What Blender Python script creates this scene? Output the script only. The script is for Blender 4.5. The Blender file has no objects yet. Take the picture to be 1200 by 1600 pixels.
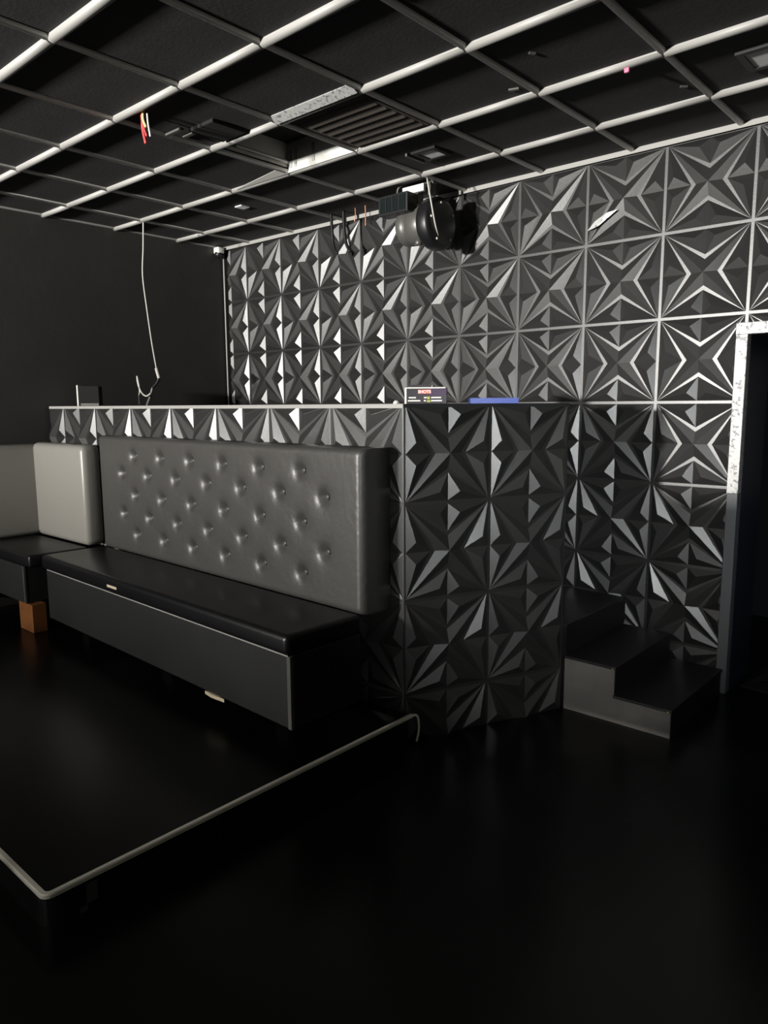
import bpy, bmesh, math, random
from mathutils import Vector, Matrix
random.seed(7)
sc = bpy.context.scene
C = sc.collection
R = math.radians

# ------------------------------------------------------------------ camera
F_PX = 1144.9
YAW, PITCH, ROLL = -0.728, -0.1445, -0.0054
CAM = Vector((5.7976, -4.5531, -0.009))
fw = Vector((math.sin(YAW) * math.cos(PITCH), math.cos(YAW) * math.cos(PITCH), math.sin(PITCH)))
rt = Vector((math.cos(YAW), -math.sin(YAW), 0))
up = rt.cross(fw)
xr = math.cos(ROLL) * rt + math.sin(ROLL) * up
yr = -math.sin(ROLL) * rt + math.cos(ROLL) * up
cd = bpy.data.cameras.new('camera')
cd.sensor_fit = 'VERTICAL'; cd.sensor_height = 36; cd.lens = F_PX / 1600 * 36; cd.clip_start = .02
cam = bpy.data.objects.new('camera', cd); C.objects.link(cam)
cam.matrix_world = Matrix(((xr.x, yr.x, -fw.x, CAM.x), (xr.y, yr.y, -fw.y, CAM.y), (xr.z, yr.z, -fw.z, CAM.z), (0, 0, 0, 1)))
sc.camera = cam

# ------------------------------------------------------------------ light
sc.view_settings.view_transform = 'Standard'; sc.view_settings.look = 'None'
sc.view_settings.exposure = 0.0; sc.view_settings.gamma = 1.0; sc.view_settings.use_curve_mapping = False
w = bpy.data.worlds.new('world'); sc.world = w; w.use_nodes = True
w.node_tree.nodes['Background'].inputs[0].default_value = (.75, .9, 1, 1)
w.node_tree.nodes['Background'].inputs[1].default_value = .003
LIGHT_POS = Vector((1.5, -11.5, .45)); LIGHT_AIM = Vector((2.6, 0, .2))
ld = bpy.data.lights.new('main_light', 'AREA'); ld.shape = 'RECTANGLE'  # unseen main source, placed by the direction of the booth's shadow
ld.size = .5; ld.size_y = .42; ld.energy = 2600; ld.color = (1, .97, .92)
lo = bpy.data.objects.new('main_light', ld); C.objects.link(lo)
lo.location = LIGHT_POS; lo.rotation_euler = (LIGHT_AIM - LIGHT_POS).to_track_quat('-Z', 'Y').to_euler()

l2 = bpy.data.lights.new('camera_side_light', 'AREA'); l2.shape = 'SQUARE'; l2.size = .3; l2.energy = 8; l2.spread = R(38); l2.color = (.95, .98, .98)  # weak unseen lamp beside the camera, beam narrowed to the booth's side
o2 = bpy.data.objects.new('camera_side_light', l2); C.objects.link(o2); o2.location = (6.25, -4.75, .02)
o2.rotation_euler = (Vector((3.88, -.85, -.5)) - o2.location).to_track_quat('-Z', 'Y').to_euler()

# ------------------------------------------------------------------ materials
def mat(name, col, rough=.5, metal=0, spec=.5, noise=None, bump=None, coat=0):
    m = bpy.data.materials.new(name); m.use_nodes = True
    nt = m.node_tree; b = nt.nodes['Principled BSDF']
    b.inputs['Base Color'].default_value = (*col, 1); b.inputs['Roughness'].default_value = rough
    b.inputs['Metallic'].default_value = metal; b.inputs['Specular IOR Level'].default_value = spec
    if coat: b.inputs['Coat Weight'].default_value = coat; b.inputs['Coat Roughness'].default_value = .3
    tc = nt.nodes.new('ShaderNodeTexCoord')
    if noise:                                   # (scale, second colour, low, high)
        n = nt.nodes.new('ShaderNodeTexNoise'); n.inputs['Scale'].default_value = noise[0]; n.inputs['Detail'].default_value = 6
        nt.links.new(tc.outputs['Object'], n.inputs['Vector'])
        r = nt.nodes.new('ShaderNodeValToRGB'); r.color_ramp.elements[0].position = noise[2]; r.color_ramp.elements[1].position = noise[3]
        r.color_ramp.elements[0].color = (*col, 1); r.color_ramp.elements[1].color = (*noise[1], 1)
        nt.links.new(n.outputs['Fac'], r.inputs[0]); nt.links.new(r.outputs[0], b.inputs['Base Color'])
    if bump:                                    # (scale, strength, distance)
        n = nt.nodes.new('ShaderNodeTexNoise'); n.inputs['Scale'].default_value = bump[0]; n.inputs['Detail'].default_value = 4
        nt.links.new(tc.outputs['Object'], n.inputs['Vector'])
        bp = nt.nodes.new('ShaderNodeBump'); bp.inputs['Strength'].default_value = bump[1]; bp.inputs['Distance'].default_value = bump[2]
        nt.links.new(n.outputs['Fac'], bp.inputs['Height']); nt.links.new(bp.outputs[0], b.inputs['Normal'])
    return m
M = {}
M['panel'] = mat('dark_grey_relief_panel', (.014, .0137, .0132), .39, spec=1.0, noise=(3, (.021, .0205, .02), .35, .75), bump=(60, .08, .004))
M['wall'] = mat('black_painted_wall', (.028, .026, .024), .6, noise=(1.3, (.04, .037, .034), .4, .8), bump=(14, .12, .01))
M['tile'] = mat('black_ceiling_tile', (.018, .017, .017), .8, noise=(9, (.026, .024, .024), .4, .8), bump=(60, .25, .004))
M['bar'] = mat('grey_enamel_bar', (.31, .306, .29), .5, 0, bump=(35, .12, .003))
M['crossbar'] = mat('lightened_cross_bar', (.72, .71, .67), .45, 0, bump=(35, .12, .003))  # missing light put into the colour: cross bars paler than the runners
M['floor'] = mat('black_floor', (.0025, .0027, .0027), .28, spec=.3, noise=(1.4, (.010, .011, .010), .55, .9), bump=(5, .05, .01))
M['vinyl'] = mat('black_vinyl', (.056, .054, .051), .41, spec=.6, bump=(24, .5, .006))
M['vinyl_plain'] = mat('plain_black_vinyl', (.25, .242, .22), .34, bump=(6, .15, .006))
M['seat'] = mat('black_seat_vinyl', (.005, .005, .006), .34, bump=(18, .12, .004))
M['base'] = mat('black_board', (.0075, .008, .0085), .55, noise=(2.2, (.013, .014, .014), .4, .75))
M['alu'] = mat('aluminium_strip', (.80, .77, .66), .5, .1, bump=(40, .1, .002))
M['foil'] = mat('brushed_foil', (.42, .42, .41), .5, .3, noise=(48, (.16, .16, .17), .55, .64), bump=(28, .5, .004))
M['casing'] = mat('dark_grey_casing', (.10, .105, .11), .5)
M['duct'] = mat('galvanised_sheet', (.6, .6, .56), .45, .3, noise=(7, (.7, .69, .65), .4, .7))
M['black'] = mat('black_plastic', (.008, .008, .009), .4)
M['blackmatt'] = mat('matt_black', (.003, .003, .003), .9)
M['greymetal'] = mat('grey_metal_casting', (.12, .117, .11), .42, .35, bump=(30, .15, .003))
M['glass'] = mat('dark_lens', (.01, .014, .014), .12)
M['white'] = mat('white_plastic', (.75, .74, .70), .4)
M['greyboard'] = mat('grey_brown_board', (.12, .11, .10), .7, noise=(4, (.17, .155, .14), .45, .75))
M['tread'] = mat('black_tread', (.006, .006, .006), .5)
M['jamb'] = mat('navy_gloss_paint', (.022, .027, .042), .3)
M['wood'] = mat('orange_wood', (.20, .07, .014), .6, noise=(12, (.13, .045, .01), .4, .7))
M['palewood'] = mat('pale_split_wood', (.55, .46, .33), .7)
M['blue'] = mat('blue_plastic', (.02, .05, .28), .4)
M['red'] = mat('red_insulation', (.55, .06, .06), .45)
M['yellow'] = mat('yellow_insulation', (.75, .62, .25), .45)
M['pink'] = mat('pink_plastic', (.8, .18, .3), .45)
M['copper'] = mat('copper_wire', (.55, .26, .15), .4, .6)
M['cord'] = mat('grey_cord', (.45, .44, .41), .5)
M['print'] = mat('dark_print', (.012, .008, .014), .4)
M['purple'] = mat('purple_print', (.03, .010, .045), .5)
M['redprint'] = mat('red_print', (.55, .05, .04), .5)
M['whiteprint'] = mat('white_print', (.8, .76, .7), .5)
M['greenprint'] = mat('yellow_green_print', (.4, .42, .05), .5)
M['filter'] = mat('brown_vent_mesh', (.055, .045, .038), .85, noise=(120, (.085, .07, .058), .45, .6))
M['diffuser'] = mat('frosted_diffuser', (.85, .85, .85), .5)
M['gold'] = mat('brass_screw', (.7, .5, .2), .3, .9)

# ------------------------------------------------------------------ helpers
def link(name, bm, m, parent=None, smooth=False, loc=None, rz=None):
    me = bpy.data.meshes.new(name); bmesh.ops.recalc_face_normals(bm, faces=bm.faces); bm.to_mesh(me); bm.free()
    for mm in (m if isinstance(m, (list, tuple)) else [m]): me.materials.append(mm)
    o = bpy.data.objects.new(name, me); C.objects.link(o)
    if parent: o.parent = parent
    if loc: o.location = loc
    if rz is not None: o.rotation_euler.z = rz
    if smooth:
        for p in me.polygons: p.use_smooth = True
    return o
def tag(o, label, cat, group=None):
    o['label'] = label; o['category'] = cat
    if group: o['group'] = group
    return o
def struct(o): o['kind'] = 'structure'; return o
def thing(name, label, cat, loc, rz=0, group=None):
    o = bpy.data.objects.new(name, None); C.objects.link(o); o.location = loc; o.rotation_euler.z = rz
    o.empty_display_size = .1
    return tag(o, label, cat, group)
def part(o, label): o['label'] = label; return o
def box(bm, x0, x1, y0, y1, z0, z1, bev=0, seg=2, mi=0):
    v = [bm.verts.new((x, y, z)) for x in (x0, x1) for y in (y0, y1) for z in (z0, z1)]
    fs = [bm.faces.new([v[i] for i in q]) for q in ((0, 1, 3, 2), (4, 6, 7, 5), (0, 4, 5, 1), (2, 3, 7, 6), (0, 2, 6, 4), (1, 5, 7, 3))]
    for f in fs: f.material_index = mi
    if bev:
        es = list({e for f in fs for e in f.edges})
        bmesh.ops.bevel(bm, geom=es, offset=bev, segments=seg, affect='EDGES', profile=.5)
    return bm
def bx(*a, **k): return box(bmesh.new(), *a, **k)
def cyl(bm, p0, p1, r0, r1=None, n=24, mi=0):
    p0, p1 = Vector(p0), Vector(p1); r1 = r0 if r1 is None else r1
    d = (p1 - p0).normalized(); a = d.orthogonal().normalized(); b = d.cross(a)
    ra = [bm.verts.new(p0 + r0 * (math.cos(t) * a + math.sin(t) * b)) for t in [2 * math.pi * i / n for i in range(n)]]
    rb = [bm.verts.new(p1 + r1 * (math.cos(t) * a + math.sin(t) * b)) for t in [2 * math.pi * i / n for i in range(n)]]
    fs = [bm.faces.new((ra[i], ra[(i + 1) % n], rb[(i + 1) % n], rb[i])) for i in range(n)]
    fs += [bm.faces.new(ra[::-1]), bm.faces.new(rb)]
    for f in fs: f.material_index = mi
    return bm
def lathe(bm, p, axis, prof, n=32):             # prof: (distance along axis, radius)
    p = Vector(p); d = Vector(axis).normalized(); a = d.orthogonal().normalized(); b = d.cross(a)
    rings = [[bm.verts.new(p + h * d + r * (math.cos(2 * math.pi * i / n) * a + math.sin(2 * math.pi * i / n) * b)) for i in range(n)] for h, r in prof]
    for A, B in zip(rings, rings[1:]):
        for i in range(n): bm.faces.new((A[i], A[(i + 1) % n], B[(i + 1) % n], B[i]))
    bm.faces.new(rings[0][::-1]); bm.faces.new(rings[-1])
    return bm
def tube(bm, pts, r, n=8, steps=6):             # smooth tube along a Catmull-Rom path
    P = [Vector(p) for p in pts]; Q = []
    for i in range(len(P) - 1):
        a, b, c, d = P[max(i - 1, 0)], P[i], P[i + 1], P[min(i + 2, len(P) - 1)]
        for k in range(steps):
            t = k / steps
            Q.append(.5 * ((2 * b) + (c - a) * t + (2 * a - 5 * b + 4 * c - d) * t * t + (3 * b - a - 3 * c + d) * t ** 3))
    Q.append(P[-1]); rings = []; a = None
    for i, q in enumerate(Q):
        d = (Q[min(i + 1, len(Q) - 1)] - Q[max(i - 1, 0)]).normalized()
        a = d.orthogonal().normalized() if a is None else (a - a.dot(d) * d).normalized()
        b = d.cross(a)
        rings.append([bm.verts.new(q + r * (math.cos(2 * math.pi * k / n) * a + math.sin(2 * math.pi * k / n) * b)) for k in range(n)])
    for A, B in zip(rings, rings[1:]):
        for i in range(n): bm.faces.new((A[i], A[(i + 1) % n], B[(i + 1) % n], B[i]))
    bm.faces.new(rings[0][::-1]); bm.faces.new(rings[-1])
    return bm
def half_round(bm, p0, p1, width, drop, top=.012, n=10):   # ceiling bar: flat top, rounded underside
    p0, p1 = Vector(p0), Vector(p1); d = (p1 - p0).normalized(); s = Vector((0, 0, 1)).cross(d)
    prof = [(-width / 2, top)] + [(-width / 2 * math.cos(math.pi * i / n), -drop * math.sin(math.pi * i / n) ** .8) for i in range(n + 1)] + [(width / 2, top)]
    A = [bm.verts.new(p0 + s * a + Vector((0, 0, b))) for a, b in prof]; B = [bm.verts.new(p1 + s * a + Vector((0, 0, b))) for a, b in prof]
    k = len(prof)
    for i in range(k):
        f = bm.faces.new((A[i], A[(i + 1) % k], B[(i + 1) % k], B[i])); f.smooth = 0 < i < k - 2
    bm.faces.new(A[::-1]); bm.faces.new(B)
    return bm

S = .5                                          # relief tile size
def relief(u0, u1, v0, v1, pu=S, pv=S, hm=.023, hw=.025, thick=.012, hole=None):
    """Relief cladding: stars where four tiles meet, pyramids in the tile centres; local x = u, local z = v, relief towards -y."""
    g = .017
    O, Ee, Wk, T, B, Mi = (g, g, 0), (.5, g, 0), (.385, .11, hw), (.5, .30, 0), (.5, .352, 0), (.5, .5, hm)
    tris = [(O, Ee, Wk), (Ee, T, Wk), (O, Wk, T), (O, T, B), (O, B, Mi)]
    rim = [((0, 0, 0), (.5, 0, 0), Ee, O)]
    bm = bmesh.new()
    def put(poly, iu, iv, mx, my, sw):
        vs = []
        for a, b, h in poly:
            if sw: a, b = b, a
            if mx: a = 1 - a
            if my: b = 1 - b
            vs.append(bm.verts.new(((iu + a) * pu, -h, (iv + b) * pv)))
        if (mx + my + sw) % 2: vs.reverse()
        bm.faces.new(vs)
    for iu in range(math.floor(u0 / pu + 1e-6), math.ceil(u1 / pu - 1e-6)):
        for iv in range(math.floor(v0 / pv + 1e-6), math.ceil(v1 / pv - 1e-6)):
            for mx in (0, 1):
                for my in (0, 1):
                    for sw in (0, 1):
                        for t in tris + rim: put(t, iu, iv, mx, my, sw)
    bmesh.ops.remove_doubles(bm, verts=bm.verts, dist=1e-5)
    def cut(co, no):
        bmesh.ops.bisect_plane(bm, geom=bm.verts[:] + bm.edges[:] + bm.faces[:], plane_co=co, plane_no=no, clear_outer=True)
    cut((u0, 0, 0), (-1, 0, 0)); cut((u1, 0, 0), (1, 0, 0)); cut((0, 0, v0), (0, 0, -1)); cut((0, 0, v1), (0, 0, 1))
    if hole:                                    # (u, v): everything right of u and below v is left out
        geo = bm.verts[:] + bm.edges[:] + bm.faces[:]
        bmesh.ops.bisect_plane(bm, geom=geo, plane_co=(hole[0], 0, 0), plane_no=(1, 0, 0))
        geo = bm.verts[:] + bm.edges[:] + bm.faces[:]
        bmesh.ops.bisect_plane(bm, geom=geo, plane_co=(0, 0, hole[1]), plane_no=(0, 0, 1))
        kill = [f for f in bm.faces if f.calc_center_median().x > hole[0] and f.calc_center_median().z < hole[1]]
        bmesh.ops.delete(bm, geom=kill, context='FACES')
    bd = [e for e in bm.edges if len(e.link_faces) == 1]     # close the sheet behind: side walls and a back
    r = bmesh.ops.extrude_edge_only(bm, edges=bd)
    for v in [x for x in r['geom'] if isinstance(x, bmesh.types.BMVert)]: v.co.y = thick
    return bm
def relief_obj(name, bm, parent=None):
    me = bpy.data.meshes.new(name); bm.to_mesh(me); bm.free(); me.materials.append(M['panel'])
    o = bpy.data.objects.new(name, me); C.objects.link(o)
    if parent: o.parent = parent
    b = o.modifiers.new('bevel', 'BEVEL'); b.width = .0014; b.segments = 1; b.limit_method = 'ANGLE'; b.angle_limit = R(9)
    return o

# ------------------------------------------------------------------ setting
ZF, ZC, XL, XR, YR = -1.75, 1.514, -.34, 8.0, -12.0
def st(name, bm, m): return struct(link(name, bm, m))
st('floor', bx(XL - .1, XR, YR, 1.9, ZF - .1, ZF), M['floor'])
st('wall_left', bx(XL - .12, XL, YR, .1, ZF, ZC + .5), M['wall'])
st('wall_right', bx(XR, XR + .1, YR, 1.9, ZF, ZC + .5), M['wall'])
st('wall_front', bx(XL - .12, XR + .1, YR - .1, YR, ZF, ZC + .5), M['wall'])
st('added_light_sill', bx(XL, XR, -10.56, -10.5, ZF, .36), M['wall'])      # unseen sill, added to thin the main light lower down
st('added_shade_panel', box(box(bx(2.98, 4.1, -4.56, -4.5, -.92, -.13), 3.0, 3.06, -4.56, -4.5, ZF, -.92), 4.0, 4.06, -4.56, -4.5, ZF, -.92), M['wall'])      # unseen panel on posts, added to shade the lower right of the wall
DX, DZ = 4.458, .44                              # door opening: left edge and head
bm = bmesh.new(); box(bm, XL, DX, .03, .42, ZF, ZC + .5); box(bm, DX, XR, .03, .42, DZ, ZC + .5); box(bm, 5.45, XR, .03, .42, ZF, DZ)
st('wall_core', bm, M['blackmatt']).name = 'wall_back'
o = relief_obj('wall_cladding', relief(XL + .06, 6.2, ZF, ZC, hole=(DX, DZ))); struct(o); o.name = 'wall_back.001'; o.location = (0, 0, 0)
st('wall_passage', bx(4.3, XR, 1.8, 1.9, ZF, ZC), M['wall'])

Y0, TX, TY, X0 = -.522, .618, .618, .089
cols = [X0 + TX * i for i in range(-1, 13)]; rows = [Y0 - TY * j for j in range(-1, 19)]
bm = bmesh.new()
def cell_open(i, j): return (i, j) == (3, 1)     # the one lifted-out tile
xs = [XL] + [c for c in cols if XL < c < XR] + [XR]; ys = [0.03] + [r for r in rows if YR < r < 0] + [YR]
for a in range(len(xs) - 1):
    for b in range(len(ys) - 1):
        xc, yc = (xs[a] + xs[a + 1]) / 2, (ys[b] + ys[b + 1]) / 2
        i, j = math.floor((xc - X0) / TX), math.floor((Y0 - yc) / TY)
        if cell_open(i, j): continue
        box(bm, xs[a] + .002, xs[a + 1] - .002, ys[b + 1] + .002, ys[b] - .002, ZC + .008, ZC + .022)
st('ceiling', bm, M['tile'])
st('ceiling_slab', bx(XL, XR, YR, .03, ZC + .5, ZC + .6), M['blackmatt']).name = 'ceiling.001'
n = 0
for r in [q for q in rows if YR < q < -.05]:      # main runners, with a dark gap at every joint
    n += 1; bm = bmesh.new()
    for a in range(len(xs) - 1):
        half_round(bm, (xs[a] + (.005 if a else 0), r, ZC), (xs[a + 1] - .005, r, ZC), .044, .018)
    st('trim_%d' % n, bm, M['bar'])
for c in [q for q in cols if XL + .05 < q < XR]:  # cross bars
    n += 1
    st('trim_%d' % n, half_round(bmesh.new(), (c, YR, ZC), (c, -.005, ZC), .03, .011), M['crossbar'])
n += 1; st('trim_%d' % n, bx(XL, XR, -.034, -.026, ZC - .022, ZC + .01, bev=.002), M['bar'])    # wall angles
n += 1; st('trim_%d' % n, bx(XL, XL + .022, YR, -.03, ZC - .004, ZC + .01, bev=.002), M['bar'])

# door in the back wall: foil-covered casing and a dark painted reveal
n += 1
bm = bx(DX - .002, DX + .062, -.03, .03, -.53, DZ - .06, bev=.003); st('trim_%d' % n, bm, M['foil'])
n += 1; st('trim_%d' % n, bx(DX, DX + .06, -.026, .03, ZF, -.53, bev=.003), M['casing'])  # lower length of the casing, darker grey than the foil above
n += 1; st('trim_%d' % n, bx(DX - .004, 5.5, -.032, .03, DZ - .062, DZ + .004, bev=.003), M['foil'])
n += 1; st('trim_%d' % n, bx(DX + .03, DX + .064, .03, .43, ZF, DZ - .05), M['jamb'])
d = struct(link('door_1', bx(5.4, 5.45, .05, .95, ZF + .01, DZ - .07, bev=.003), M['jamb']))
bm = bmesh.new(); cyl(bm, (5.34, .86, -.75), (5.40, .86, -.75), .012); cyl(bm, (5.345, .86, -.75), (5.345, .74, -.75), .01); link('door_handle', bm, M['alu'], d)

# ------------------------------------------------------------------ booth
BX, BY, BA = 3.46, -1.78, R(24)                  # corner post of the booth and the turn of its side
booth = thing('dj_booth', 'waist-high corner booth clad in dark star-relief panels behind the tufted bench', 'dj booth', (BX, BY, ZF))
f = relief_obj('front_cladding', relief(-3.76, 0, ZF + .152, -.02, pu=.503)); f.parent = booth; f.location = (0, 0, -ZF); f.rotation_euler.z = R(.8)
f.location.y -= 0
sd = relief_obj('side_cladding', relief(0, 1.0, ZF, -.02)); sd.parent = booth; sd.location = (0, 0, -ZF); sd.rotation_euler.z = R(90) - BA
bm = bmesh.new()
dx, dy = math.sin(BA), math.cos(BA)
def prism(bm, pts, z0, z1):
    lo_ = [bm.verts.new((x, y, z0)) for x, y in pts]; hi = [bm.verts.new((x, y, z1)) for x, y in pts]; k = len(pts)
    for i in range(k): bm.faces.new((lo_[i], lo_[(i + 1) % k], hi[(i + 1) % k], hi[i]))
    bm.faces.new(lo_[::-1]); bm.faces.new(hi); return bm
ins = .02
Lsh = [(-3.76, -.05 + ins), (-.02, .015), (dx * 1.0 - .02, dy * 1.0), (dx - .42, dy + .0), (-.32, .42), (-3.76, .42)]
prism(bm, Lsh, 0, 1.73); link('carcass', bm, M['blackmatt'], booth)
top = [(-3.76, -.056), (.003, -.004), (dx + .004, dy), (dx - .43, dy), (-.33, .43), (-3.76, .43)]
bm = prism(bmesh.new(), top, 1.73, 1.748); part(link('countertop', bm, M['base'], booth), 'flat black countertop')
bm = bmesh.new(); prism(bm, [(-3.76, -.060), (.0, -.008), (.0, -.002), (-3.76, -.054)], 1.727, 1.7475)
link('edge_trim', bm, M['bar'], booth)

# ------------------------------------------------------------------ stage platform
PX, PY, PZ = 3.50, -3.66, -1.60
stage = thing('stage_platform', 'low black stage carrying the benches, its edge trimmed with a bright metal strip', 'platform', (PX, PY, ZF))
def round_corner(r, k=8): return [(-r + r * math.cos(t), r - r * math.sin(t)) for t in [math.pi / 2 * i / k for i in range(k + 1)]]
bm = bmesh.new(); pts = [(.0, 1.87), (-3.83, 1.87), (-3.83, 0)] + [(x - .012, y + .012) for x, y in round_corner(.09)][::-1]
pts = [(-.012, 1.88), (-.04, 1.82), (-3.83, 1.78), (-3.83, .012)] + [(x - .012, y + .012) for x, y in round_corner(.09)][::-1]
prism(bm, pts, .0, .14); link('skirt', bm, M['seat'], stage)
bm = bmesh.new(); pts = [(0, 1.90), (-.03, 1.82), (-3.83, 1.78), (-3.83, 0)] + round_corner(.03)[::-1]
prism(bm, pts, .132, .15); link('deck', bm, M['floor'], stage)
def sweep(bm, path, prof):                      # path: (x, y, z, outward x, outward y); prof: (outward, up)
    rings = [[bm.verts.new((x + a * nx, y + a * ny, z + b)) for a, b in prof] for x, y, z, nx, ny in path]; k = len(prof)
    for A, B in zip(rings, rings[1:]):
        for i in range(k): bm.faces.new((A[i], A[(i + 1) % k], B[(i + 1) % k], B[i]))
    bm.faces.new(rings[0][::-1]); bm.faces.new(rings[-1]); return bm
rc = round_corner(.03)
path = [(-3.83, 0, .15, 0, -1)] + [(x, y, .15, math.sin(math.pi / 2 * i / 8), -math.cos(math.pi / 2 * i / 8)) for i, (x, y) in enumerate(rc[::-1])] + [(0, 1.90, .15, 1, 0)]
bm = sweep(bmesh.new(), path, [(-.016, .0005), (-.014, .004), (.001, .004), (.005, .0), (.005, -.012), (.0008, -.012), (.0008, .0005)])
part(link('edge_strip', bm, M['alu'], stage), 'bright metal edge strip')
bm = bmesh.new(); tube(bm, [(.004, 1.895, .150), (.012, 1.915, .146), (.018, 1.925, .12), (.020, 1.925, .06), (.014, 1.915, .004)], .006, 8, 5)
part(link('strip_end', bm, M['alu'], stage, True), 'bright strip end bent down to the floor')

# ------------------------------------------------------------------ tufted bench
def rot_seat(bm, x0, x1, y0, y1, z0, z1, r):
    box(bm, x0, x1, y0, y1, z0, z1, bev=r, seg=5); return bm
BL = 2.73
bench = thing('banquette_bench', 'long black vinyl bench with a button-tufted back in front of the booth', 'bench', (3.392, -2.02, PZ), R(-1.8))
box_ = lambda name, a, m, par, bev=.004, seg=2: link(name, bx(*a, bev=bev, seg=seg), m, par, bev > .01)
box_('base', (-BL + .06, -.012, -.452, .0, .125, .475), M['base'], bench)
for xx in (-2.5, -1.4, -.3): box_('support_block', (xx - .05, xx + .05, -.28, -.02, .0015, .125), M['blackmatt'], bench)
box_('seat_cushion', (-BL + .03, -.002, -.475, .0, .476, .575), M['seat'], bench, .028, 5)
bm = bmesh.new(); tube(bm, [(-BL + .09, -.456, .474), (-1.4, -.456, .474), (-.014, -.456, .474)], .0035, 6, 2); link('seat_piping', bm, M['bar'], bench)
part(link('corner_bead', bx(-.024, -.0, -.458, -.440, .127, .474), M['greymetal'], bench), 'grey metal corner bead')
# tufted back: dimpled front skin wrapped round the edges
H0, H1, TH, NX, NZ = .56, 1.385, .205, 300, 96
pts = []
k = BL / 2.656
for r_, (hz, nn, u_) in enumerate(((.667, 6, .49), (.545, 7, .321), (.405, 6, .49), (.268, 7, .321), (.138, 6, .49))):
    for q in range(nn): pts.append((-BL + (u_ + .344 * q) * k, H0 + .008 + hz * (H1 - H0) / .80))
bm = bmesh.new(); grid = []
for j in range(NZ + 1):
    row = []
    for i in range(NX + 1):
        x = -BL * (1 - i / NX); z = H0 + (H1 - H0) * j / NZ
        y = 0.0
        for px, pz in pts:
            q2 = ((x - px) ** 2 + (z - pz) ** 2)
            if q2 < .03: y += .042 * math.exp(-q2 / .0012) + .010 * math.exp(-q2 / .006)
        ex = min(x + BL, -x, .035) / .035; ez = min(z - H0, H1 - z, .035) / .035
        y += .035 * (1 - math.sqrt(max(0, 1 - (1 - ex) ** 2))) + .035 * (1 - math.sqrt(max(0, 1 - (1 - ez) ** 2)))
        row.append(bm.verts.new((x, y, z)))
    grid.append(row)
for j in range(NZ):
    for i in range(NX): bm.faces.new((grid[j][i], grid[j][i + 1], grid[j + 1][i + 1], grid[j + 1][i]))
rim = grid[0] + [grid[j][-1] for j in range(1, NZ + 1)] + grid[-1][-2::-1] + [grid[j][0] for j in range(NZ - 1, 0, -1)]
bk = [bm.verts.new((v.co.x, TH + .046 * v.co.x, v.co.z)) for v in rim]
for i in range(len(rim)): bm.faces.new((rim[i - 1], rim[i], bk[i], bk[i - 1]))
bm.faces.new(bk)
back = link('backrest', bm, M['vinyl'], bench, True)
for px, pz in pts:
    bm = bmesh.new(); lathe(bm, (px, .043, pz), (0, -1, 0), [(0, .014), (.004, .015), (.009, .012), (.012, .006), (.0125, .001)], 12)
    link('button', bm, M['vinyl'], back, True)

# ------------------------------------------------------------------ corner bench
cb = thing('corner_bench', 'plain black vinyl bench in the corner left of the tufted one', 'bench', (XL + .01, -2.04, PZ))
def cbx(name, a, m, bev=.004, seg=2): return link(name, bx(*[a[0] - XL - .01, a[1] - XL - .01, a[2] + 2.04, a[3] + 2.04, a[4] - PZ, a[5] - PZ], bev=bev, seg=seg), m, cb, bev > .01)
cbx('base', (XL + .01, .53, -2.47, -2.04, -1.39, -1.12), M['base'])
cbx('seat_cushion', (XL + .01, .635, -2.47, -2.04, -1.119, -1.03), M['seat'], .02, 4)
cbx('backrest', (-.20, .64, -2.05, -1.90, -1.028, -.285), M['vinyl_plain'], .045, 6)
cbx('side_backrest', (XL + .01, -.185, -2.9, -1.88, -1.028, -.30), M['vinyl_plain'], .04, 6)
cbx('side_base', (XL + .01, .0, -2.9, -2.475, -1.39, -1.05), M['base'])
part(link('corner_bead', bx(.53 - XL - .022, .53 - XL - .008, -.433, -.42, .21, .48), M['greymetal'], cb), 'grey metal corner bead')
wb = tag(link('wooden_block', bx(-.11, .11, -.05, .05, 0, .205, bev=.003), M['wood'], loc=(.49, -2.41, PZ + .002)), 'orange wooden block propping up the corner bench', 'wood block')
bm = bmesh.new(); prism(bm, [(-.085, -.459), (-.02, -.466), (.085, -.458), (.02, -.45), (-.06, -.45)], .108, .126)
sp = part(link('split_edge', bm, M['palewood'], bench), 'pale splintered bottom edge'); sp.location = (-.62, 0, 0)
bm = bmesh.new(); prism(bm, [(-.05, -.477), (.01, -.4785), (.07, -.477), (.06, -.468), (-.04, -.468)], .515, .53); sp = part(link('torn_patch', bm, M['palewood'], bench), 'torn pale patch on the seat edge'); sp.location = (-1.66, 0, 0)

# ------------------------------------------------------------------ steps beside the booth
stair = thing('staircase', 'three dark steps with grey-brown sides leading up behind the booth', 'stairs', (3.88, -.85, ZF))
for i, (x0, x1, zt) in enumerate(((.30, .612, .16), (.0, .30, .32), (-.62, .0, .50))):
    s_ = link('step', bx(x0 if i < 2 else .0, x1, .002, .80, 0, zt - .016), M['greyboard'], stair) if i < 2 else link('step', bx(-.5, 0, .03, .80, 0, zt - .016), M['tread'], stair)
    link('tread', bx(x0, x1 + .012, -.012, .80, zt - .016, zt, bev=.003), M['tread'], s_)
    link('riser', bx(x1, x1 + .004, .002, .80, zt - .17, zt - .017), M['tread'], s_)
    if i < 2:
        bm = bmesh.new(); lathe(bm, (x1 - .006, -.013, zt - .012), (0, -1, 0), [(0, .007), (.003, .006), (.004, .002)], 10); link('brass_screw', bm, M['gold'], s_, True)

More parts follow.
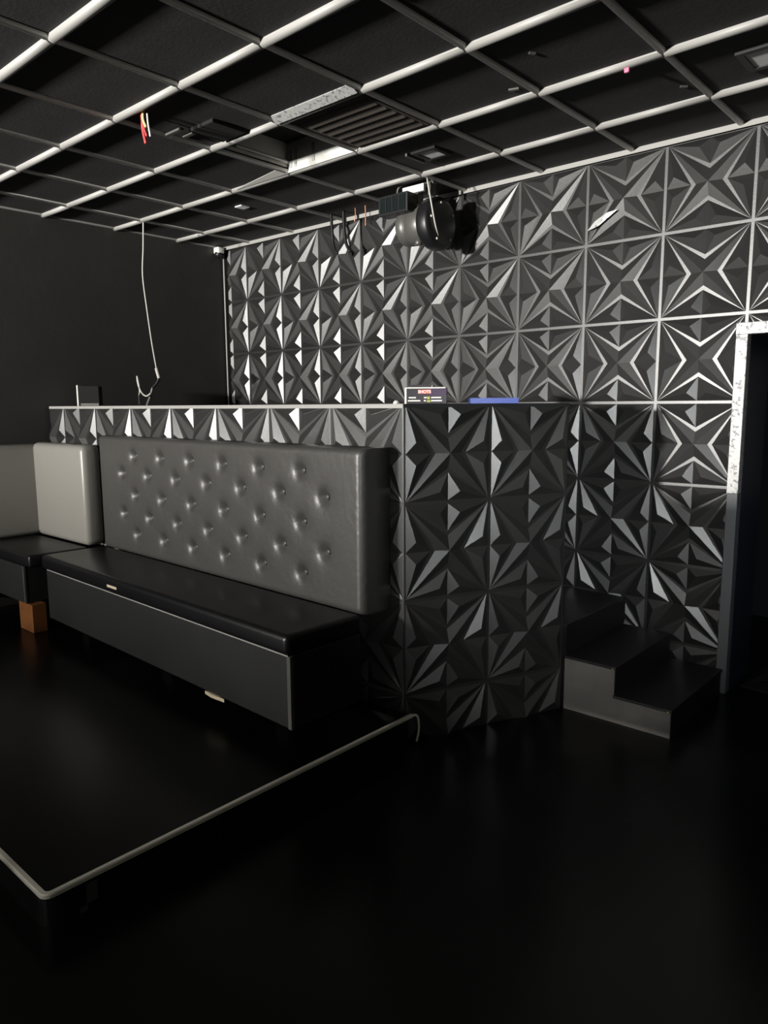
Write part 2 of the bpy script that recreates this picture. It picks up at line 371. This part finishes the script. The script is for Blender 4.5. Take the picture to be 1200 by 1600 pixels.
# ------------------------------------------------------------------ things on the counter
tz = -.002
pb = thing('printed_box', 'small black printed carton with a red sign, standing on the booth counter', 'box', (3.22, -1.3, tz), R(32))
link('carton', bx(-.115, .115, -.03, .03, 0, .088, bev=.001), M['print'], pb)
link('white_edge', bx(-.118, -.108, -.033, .03, 0, .090), M['whiteprint'], pb)
link('top_edge', bx(-.108, .108, -.032, .03, .085, .091), M['whiteprint'], pb)
link('purple_band', bx(.02, .112, -.0315, -.03, .045, .083), M['purple'], pb)
bd = link('sign', bx(-.042, .028, -.033, -.03, .056, .078), M['redprint'], pb)
tc_ = bpy.data.curves.new('lettering', 'FONT'); tc_.body = 'SHOTS'; tc_.size = .0235; tc_.align_x = 'CENTER'; tc_.extrude = .0006; tc_.offset = .0006
to = bpy.data.objects.new('lettering_source', tc_); C.objects.link(to); bpy.context.view_layer.update()
me = bpy.data.meshes.new_from_object(to); bpy.data.objects.remove(to); me.materials.append(M['whiteprint'])
lt = bpy.data.objects.new('lettering', me); C.objects.link(lt); lt.parent = bd; lt.location = (-.007, -.0336, .0588); lt.rotation_euler.x = R(90)
bm = bmesh.new()
for x0, x1, z0 in ((-.095, -.055, .031), (-.1, -.03, .014), (-.01, .005, .031), (.03, .085, .031), (-.01, .0, .014), (.03, .09, .014)): box(bm, x0, x1, -.032, -.03, z0, z0 + .007)
link('caption_lines', bm, M['whiteprint'], pb)
bm = bmesh.new(); box(bm, .006, .026, -.0325, -.03, .010, .020); box(bm, .008, .022, -.0325, -.03, .026, .040); link('motif', bm, M['greenprint'], pb)
bm = bmesh.new(); prism(bm, [(-.10, .0), (.0, .0), (-.06, .03), (-.1, .03)], .091, .106); link('open_flap', bm, M['print'], pb)
bm = bmesh.new(); box(bm, -.13, .13, -.06, .06, 0, .006); box(bm, -.13, .13, -.06, -.054, .006, .03); box(bm, -.13, .13, .054, .06, .006, .03); box(bm, -.13, -.124, -.054, .054, .006, .03); box(bm, .124, .13, -.054, .054, .006, .03)
tag(link('plastic_tray', bm, M['blue'], loc=(3.53, -1.1, tz), rz=R(40)), 'shallow blue tray lying on the counter right of the carton', 'tray')
tag(link('white_cap', lathe(bmesh.new(), (0, 0, 0), (0, 0, 1), [(0, .016), (.006, .017), (.012, .014), (.02, .008)], 14), M['white'], smooth=True, loc=(3.10, -1.42, tz)), 'tiny white cap on the counter left of the printed carton', 'cap')
sb = thing('desktop_speaker', 'small black cube with a bright white side near the left end of the counter', 'speaker', (-.03, -1.62, tz), R(50))
link('case', bx(-.075, .085, -.06, .06, .0, .16, bev=.006), M['blackmatt'], sb); link('side_plate', bx(-.088, -.076, -.06, .06, .0, .168, bev=.003), M['white'], sb)
link('foot_bar', bx(-.06, .08, -.064, -.058, .004, .022), M['greymetal'], sb)

# hanging cable over the counter
hc = thing('hanging_cable', 'thin pale cable hanging from the ceiling bar in front of the black left wall', 'cable', (.107, -1.136, ZC))
def rel(pts, b): return [(x - b[0], y - b[1], z - b[2]) for x, y, z in pts]
b0 = (.107, -1.136, ZC)
bm = bmesh.new(); tube(bm, rel([(.107, -1.136, 1.53), (.085, -1.137, 1.30), (.06, -1.14, 1.08), (.10, -1.14, .80), (.15, -1.14, .52), (.20, -1.14, .31)], b0), .006); link('cord', bm, M['cord'], hc, True)
bm = bmesh.new(); tube(bm, rel([(.20, -1.14, .31), (.215, -1.14, .27), (.235, -1.14, .225)], b0), .014); link('connector', bm, M['cord'], hc, True)
bm = bmesh.new(); tube(bm, rel([(.235, -1.14, .225), (.20, -1.15, .18), (.16, -1.16, .15)], b0), .011); link('boot', bm, M['black'], hc, True)
bm = bmesh.new(); tube(bm, rel([(.16, -1.16, .15), (.135, -1.17, .08), (.09, -1.18, .0)], b0), .012); link('tail', bm, M['greymetal'], hc, True)
bm = bmesh.new(); tube(bm, [(0, 0, .03), (.0, .0, .10), (.02, 0, .15), (-.01, 0, .27), (.0, 0, .20), (.05, 0, .13), (.12, 0, .10), (.19, 0, .12)], .007)
tag(link('cable_loop', bm, M['cord'], smooth=True, loc=(.0, -1.2, -.02)), 'curled grey cable end standing up on the counter left of the hanging cable', 'cable')

# ------------------------------------------------------------------ ceiling fittings
lamp = thing('stage_light', 'grey and black stage light hung under the ceiling against the relief wall', 'stage light', (2.40, -.35, ZC))
LZ = -.275
bm = bmesh.new(); lathe(bm, (-.15, 0, LZ), (1, 0, 0), [(0, .06), (.01, .10), (.03, .122), (.10, .128), (.102, .124), (.108, .124), (.11, .128), (.24, .132), (.25, .12)], 40); link('body', bm, M['greymetal'], lamp, True)
bm = bmesh.new(); lathe(bm, (.09, 0, LZ - .01), (1, 0, 0), [(0, .12), (.01, .165), (.03, .175), (.09, .175), (.11, .165), (.115, .14), (.116, .01)], 44); dk = link('end_housing', bm, M['black'], lamp, True)
for t in (30, 100, 170, 240, 310):
    bm = bmesh.new(); lathe(bm, (.203, .13 * math.cos(R(t)), LZ - .01 + .13 * math.sin(R(t))), (1, 0, 0), [(0, .009), (.008, .008), (.010, .002)], 10); link('bolt', bm, M['alu'], dk, True)
bm = bmesh.new(); tube(bm, [(.15, -.10, .0), (.20, -.16, -.05), (.215, -.14, -.18), (.215, -.10, -.30), (.205, -.05, -.38)], .006); link('cord', bm, M['cord'], lamp, True)
bm = bmesh.new(); box(bm, -.235, .03, -.17, -.06, -.205, -.075, bev=.005); hd = link('lens_box', bm, M['black'], lamp)
link('lens', bx(-.215, .012, -.174, -.170, -.192, -.088), M['glass'], hd)
for xx in (-.16, -.10, -.04): link('lens_rib', bx(xx - .004, xx + .004, -.178, -.174, -.19, -.09), M['black'], hd)
bm = bmesh.new(); box(bm, -.10, .14, -.03, .03, -.012, .0); box(bm, -.012, .012, -.03, .03, -.13, -.012); box(bm, .10, .12, -.03, .03, -.09, -.012); link('bracket', bm, M['greymetal'], lamp)
part(link('bracket_plate', bx(-.11, .08, -.055, -.03, -.06, -.012, bev=.002), M['white'], lamp), 'white bracket plate')
bm = bmesh.new(); lathe(bm, (.05, -.07, LZ - .112), (0, 0, -1), [(0, .02), (.01, .026), (.03, .026), (.036, .018)], 14); link('tilt_knob', bm, M['greymetal'], lamp, True)
bm = bmesh.new(); tube(bm, [(-.14, -.08, -.07), (-.13, -.08, -.02), (-.10, -.08, .0)], .006); link('hook', bm, M['greymetal'], lamp, True)
bm = bmesh.new(); tube(bm, [(.10, -.02, -.05), (.13, -.04, .0), (.17, -.06, -.03)], .006); link('hook', bm, M['greymetal'], lamp, True)

def wire(name, pts, r, m, label, cat='wire', group=None):
    b = pts[0]; bm = bmesh.new(); tube(bm, rel(pts, b), r)
    return tag(link(name, bm, m, smooth=True, loc=b), label, cat, group)
wire('black_cable', [(1.362, -.2, 1.53), (1.372, -.2, 1.394), (1.385, -.2, 1.28), (1.43, -.2, 1.205)], .012, M['black'], 'black cable end hanging from the ceiling, left one of the pair', 'cable')
wire('black_cable', [(1.503, -.2, 1.53), (1.51, -.2, 1.372), (1.53, -.2, 1.27), (1.571, -.2, 1.20)], .013, M['black'], 'black cable end hanging from the ceiling, right one of the pair', 'cable')
wire('bare_wire', [(1.632, -.2, 1.53), (1.635, -.2, 1.47), (1.624, -.2, 1.42)], .004, M['copper'], 'short bare wire hanging just right of the two black cables', 'wire')
wire('bare_wire', [(1.741, -.2, 1.53), (1.743, -.2, 1.44), (1.741, -.2, 1.37)], .005, M['copper'], 'short copper wire hanging between the black cables and the stage light', 'wire')
sx, sy = 2.17, -2.34
wire('wire_stub', [(sx, sy, 1.55), (sx - .012, sy, 1.48), (sx + .012, sy, 1.43)], .007, M['yellow'], 'thick yellow wire stub hanging from the ceiling grid', 'wire')
wire('wire_stub', [(sx - .03, sy + .005, 1.55), (sx - .03, sy + .005, 1.47), (sx + .0, sy + .01, 1.39)], .006, M['red'], 'long red wire stub beside the yellow one under the ceiling grid', 'wire')
wire('wire_stub', [(sx - .055, sy + .03, 1.53), (sx - .07, sy + .03, 1.46), (sx - .045, sy + .03, 1.37)], .008, M['red'], 'red wire stub leftmost of the coloured ceiling wires', 'wire')
wire('wire_stub', [(sx + .03, sy, 1.46), (sx + .035, sy, 1.41), (sx + .05, sy, 1.345)], .005, M['white'], 'thin white wire stub lowest of the coloured ceiling wires', 'wire').location.z += .03
tag(link('paper_scrap', bx(-.012, .012, -.008, .008, 0, .02, bev=.004), M['pink'], loc=(4.25, -1.145, 1.478)), 'pink scrap stuck under a ceiling bar on the right', 'scrap')
for i, (x, y, sx_, sy_, rz, lab) in enumerate(((3.72, -1.25, .05, .018, 20, 'pale chip in the ceiling tile nearest the right cross bar'), (3.98, -1.52, .03, .014, 60, 'small flake of paint hanging in the right ceiling tile'), (4.35, -.72, .035, .012, 40, 'little paint flake on the ceiling tile near the relief wall'))):
    tag(link('paint_flake', bx(-sx_ / 2, sx_ / 2, -sy_ / 2, sy_ / 2, 0, .008), M['greymetal'], loc=(x, y, ZC), rz=R(rz)), lab, 'flake')

# square downlights
def downlight(x, y, s, label, tilt=0, big=True):
    t = thing('downlight', label, 'downlight', (x, y, ZC + .008), tilt, 'square ceiling downlights')
    bm = bmesh.new()
    if big:
        for q in range(4):
            a = [(-s, -s), (s, -s), (s, s), (-s, s)]
        box(bm, -s - .03, s + .03, -s - .03, -s, -.014, 0); box(bm, -s - .03, s + .03, s, s + .03, -.014, 0); box(bm, -s - .03, -s, -s, s, -.014, 0); box(bm, s, s + .03, -s, s, -.014, 0)
        link('frame', bm, M['black'], t)
    link('diffuser', bx(-s, s, -s, s, -.008, 0), M['diffuser'], t)
    return t
d1 = downlight(2.86, -.80, .062, 'square recessed downlight with a raised black frame, between vent and stage light')
link('clip_bar', bx(-.13, -.115, -.10, .08, -.02, -.002, bev=.002), M['greymetal'], d1)
downlight(4.755, -.80, .085, 'square recessed downlight at the far right of the ceiling')
downlight(1.02, -.825, .04, 'small bare square downlight in a left ceiling tile', big=False)

# vent tile, open cell with its sheet-metal plenum, black recessed housing
cx0, cx1, cy1, cy0 = X0 + 4 * TX, X0 + 5 * TX, Y0 - TY, Y0 - 2 * TY
vt = thing('vent_grille', 'brown mesh vent panel with slats filling one ceiling cell', 'vent', ((cx0 + cx1) / 2, (cy0 + cy1) / 2, ZC + .006))
link('mesh_panel', bx(-.27, .27, -.27, .27, -.006, .001), M['filter'], vt)
for i in range(7):
    yy = -.23 + .075 * i
    bm = bmesh.new(); v = [bm.verts.new(p) for p in ((-.25, yy, -.006), (.25, yy, -.006), (.25, yy + .022, -.010), (-.25, yy + .022, -.010), (-.25, yy + .024, -.006), (.25, yy + .024, -.006))]
    bm.faces.new((v[0], v[1], v[2], v[3])); bm.faces.new((v[3], v[2], v[5], v[4])); bm.faces.new((v[0], v[3], v[4])); bm.faces.new((v[1], v[5], v[2])); bm.faces.new((v[0], v[4], v[5], v[1])); link('slat', bm, M['filter'], vt)
ox0, ox1 = X0 + 3 * TX, X0 + 4 * TX
pl = thing('duct_box', 'open sheet-metal duct box showing where a ceiling tile is missing', 'duct', ((ox0 + ox1) / 2, (cy0 + cy1) / 2, ZC + .024))
hx, hy = TX / 2, TY / 2
link('side_sheet', bx(-hx + .004, -hx + .012, -hy + .03, hy - .004, 0, .15), M['duct'], pl)
link('end_sheet', bx(-hx + .012, hx + .02, hy - .032, hy - .024, -.034, .15), M['duct'], pl)
link('lid', bx(-hx, hx, -hy + .03, hy, .15, .155), M['blackmatt'], pl)
bm = bmesh.new(); tube(bm, [(-hx + .02, -hy + .15, .03), (-hx + .02, 0, .03), (-hx + .02, hy - .03, .03)], .012); link('rim_roll', bm, M['duct'], pl, True)
for xx in (-.26, -.18, .1): link('tape_tab', bx(-hx + .03 + (xx + .26) * .6, -hx + .055 + (xx + .26) * .6, hy - .036, hy - .0325, -.01, .10), M['foil'], pl)
bm = bmesh.new(); v = [bm.verts.new(p) for p in ((-.85, hy - .030, -.036), (-hx + .02, hy - .030, -.038), (-hx - .01, hy - .095, -.019), (-.85, hy - .034, -.033), (-.85, hy - .030, -.033), (-hx + .02, hy - .030, -.034), (-hx - .01, hy - .095, -.0165), (-.85, hy - .034, -.030))]
for q in ((0, 1, 2, 3), (7, 6, 5, 4), (0, 4, 5, 1), (1, 5, 6, 2), (2, 6, 7, 3), (3, 7, 4, 0)): bm.faces.new([v[i] for i in q])
part(link('loose_flange', bm, M['bar'], pl), 'bent pale flange lying along the ceiling bar')
fs_ = tag(link('foil_strip', bx(-.30, .30, -.03, .03, -.003, .003, bev=.0015), M['foil'], loc=((cx0 + cx1) / 2, cy0 - .05, ZC - .006)), 'crumpled silver tape along the ceiling bar beside the vent panel', 'tape')
fs_.rotation_euler.x = R(-24)
rh = thing('recessed_housing', 'empty black light housing with two metal clips let into a ceiling tile', 'light housing', (2.13, -1.93, ZC + .008))
link('housing', bx(-.02, .20, -.10, .13, -.02, 0, bev=.006), M['blackmatt'], rh)
for yy in (-.12, -.04):
    cl = link('spring_clip', bx(-.16 + (yy + .12) * .6, -.01, yy - .012 - .03, yy + .012 - .03, -.024, -.012, bev=.002), M['greymetal'], rh)

# white junction box with conduit in the corner
jb = thing('security_camera', 'white dome camera in the upper corner where relief wall meets black wall', 'camera', (XL + .045, -.10, 1.47))
link('mount', bx(-.04, .04, -.035, .04, -.02, .04, bev=.012, seg=3), M['white'], jb, True)
bm = bmesh.new(); lathe(bm, (0, 0, -.02), (.2, -.3, -1), [(0, .04), (.02, .038), (.036, .026), (.042, .006)], 20); link('dome', bm, M['black'], jb, True)
bm = bmesh.new(); tube(bm, [(XL + .03, -.035, 1.45), (XL + .03, -.035, .7), (XL + .03, -.035, .0), (XL + .03, -.035, -1.0)], .008, 8, 3)
tag(link('conduit', bm, M['bar'], smooth=True), 'thin grey conduit running down the corner of the relief wall', 'conduit')

# small marks
bm = bmesh.new(); v = [bm.verts.new(p) for p in ((-.10, 0, -.05), (-.02, -.006, -.03), (.10, 0, .05), (.03, -.006, .04), (-.05, -.004, .0))]
bm.faces.new((v[0], v[1], v[4])); bm.faces.new((v[4], v[1], v[3])); bm.faces.new((v[1], v[2], v[3]))
r = bmesh.ops.extrude_face_region(bm, geom=bm.faces[:])
for q in r['geom']:
    if isinstance(q, bmesh.types.BMVert): q.co.y += .003
tag(link('tape_scrap', bm, M['foil'], loc=(3.62, -.032, 1.135)), 'crumpled clear tape scrap stuck on the relief wall', 'tape')
bm = bmesh.new(); box(bm, 0, .003, -.02, .02, .045, .115); box(bm, 0, .003, -.045, -.018, .02, .04)
tag(link('tape_tab', bm, M['greymetal'], loc=(PX - .012, PY + .165, ZF)), 'grey tape tab on the side of the stage near its front corner', 'tape')
pn = relief_obj('relief_panel', relief(0, .5, 0, .5)); pn.location = (4.56, .14, ZF + .018); pn.rotation_euler = (R(-84), 0, R(-8))
tag(pn, 'loose relief panel lying on the floor inside the doorway', 'panel')
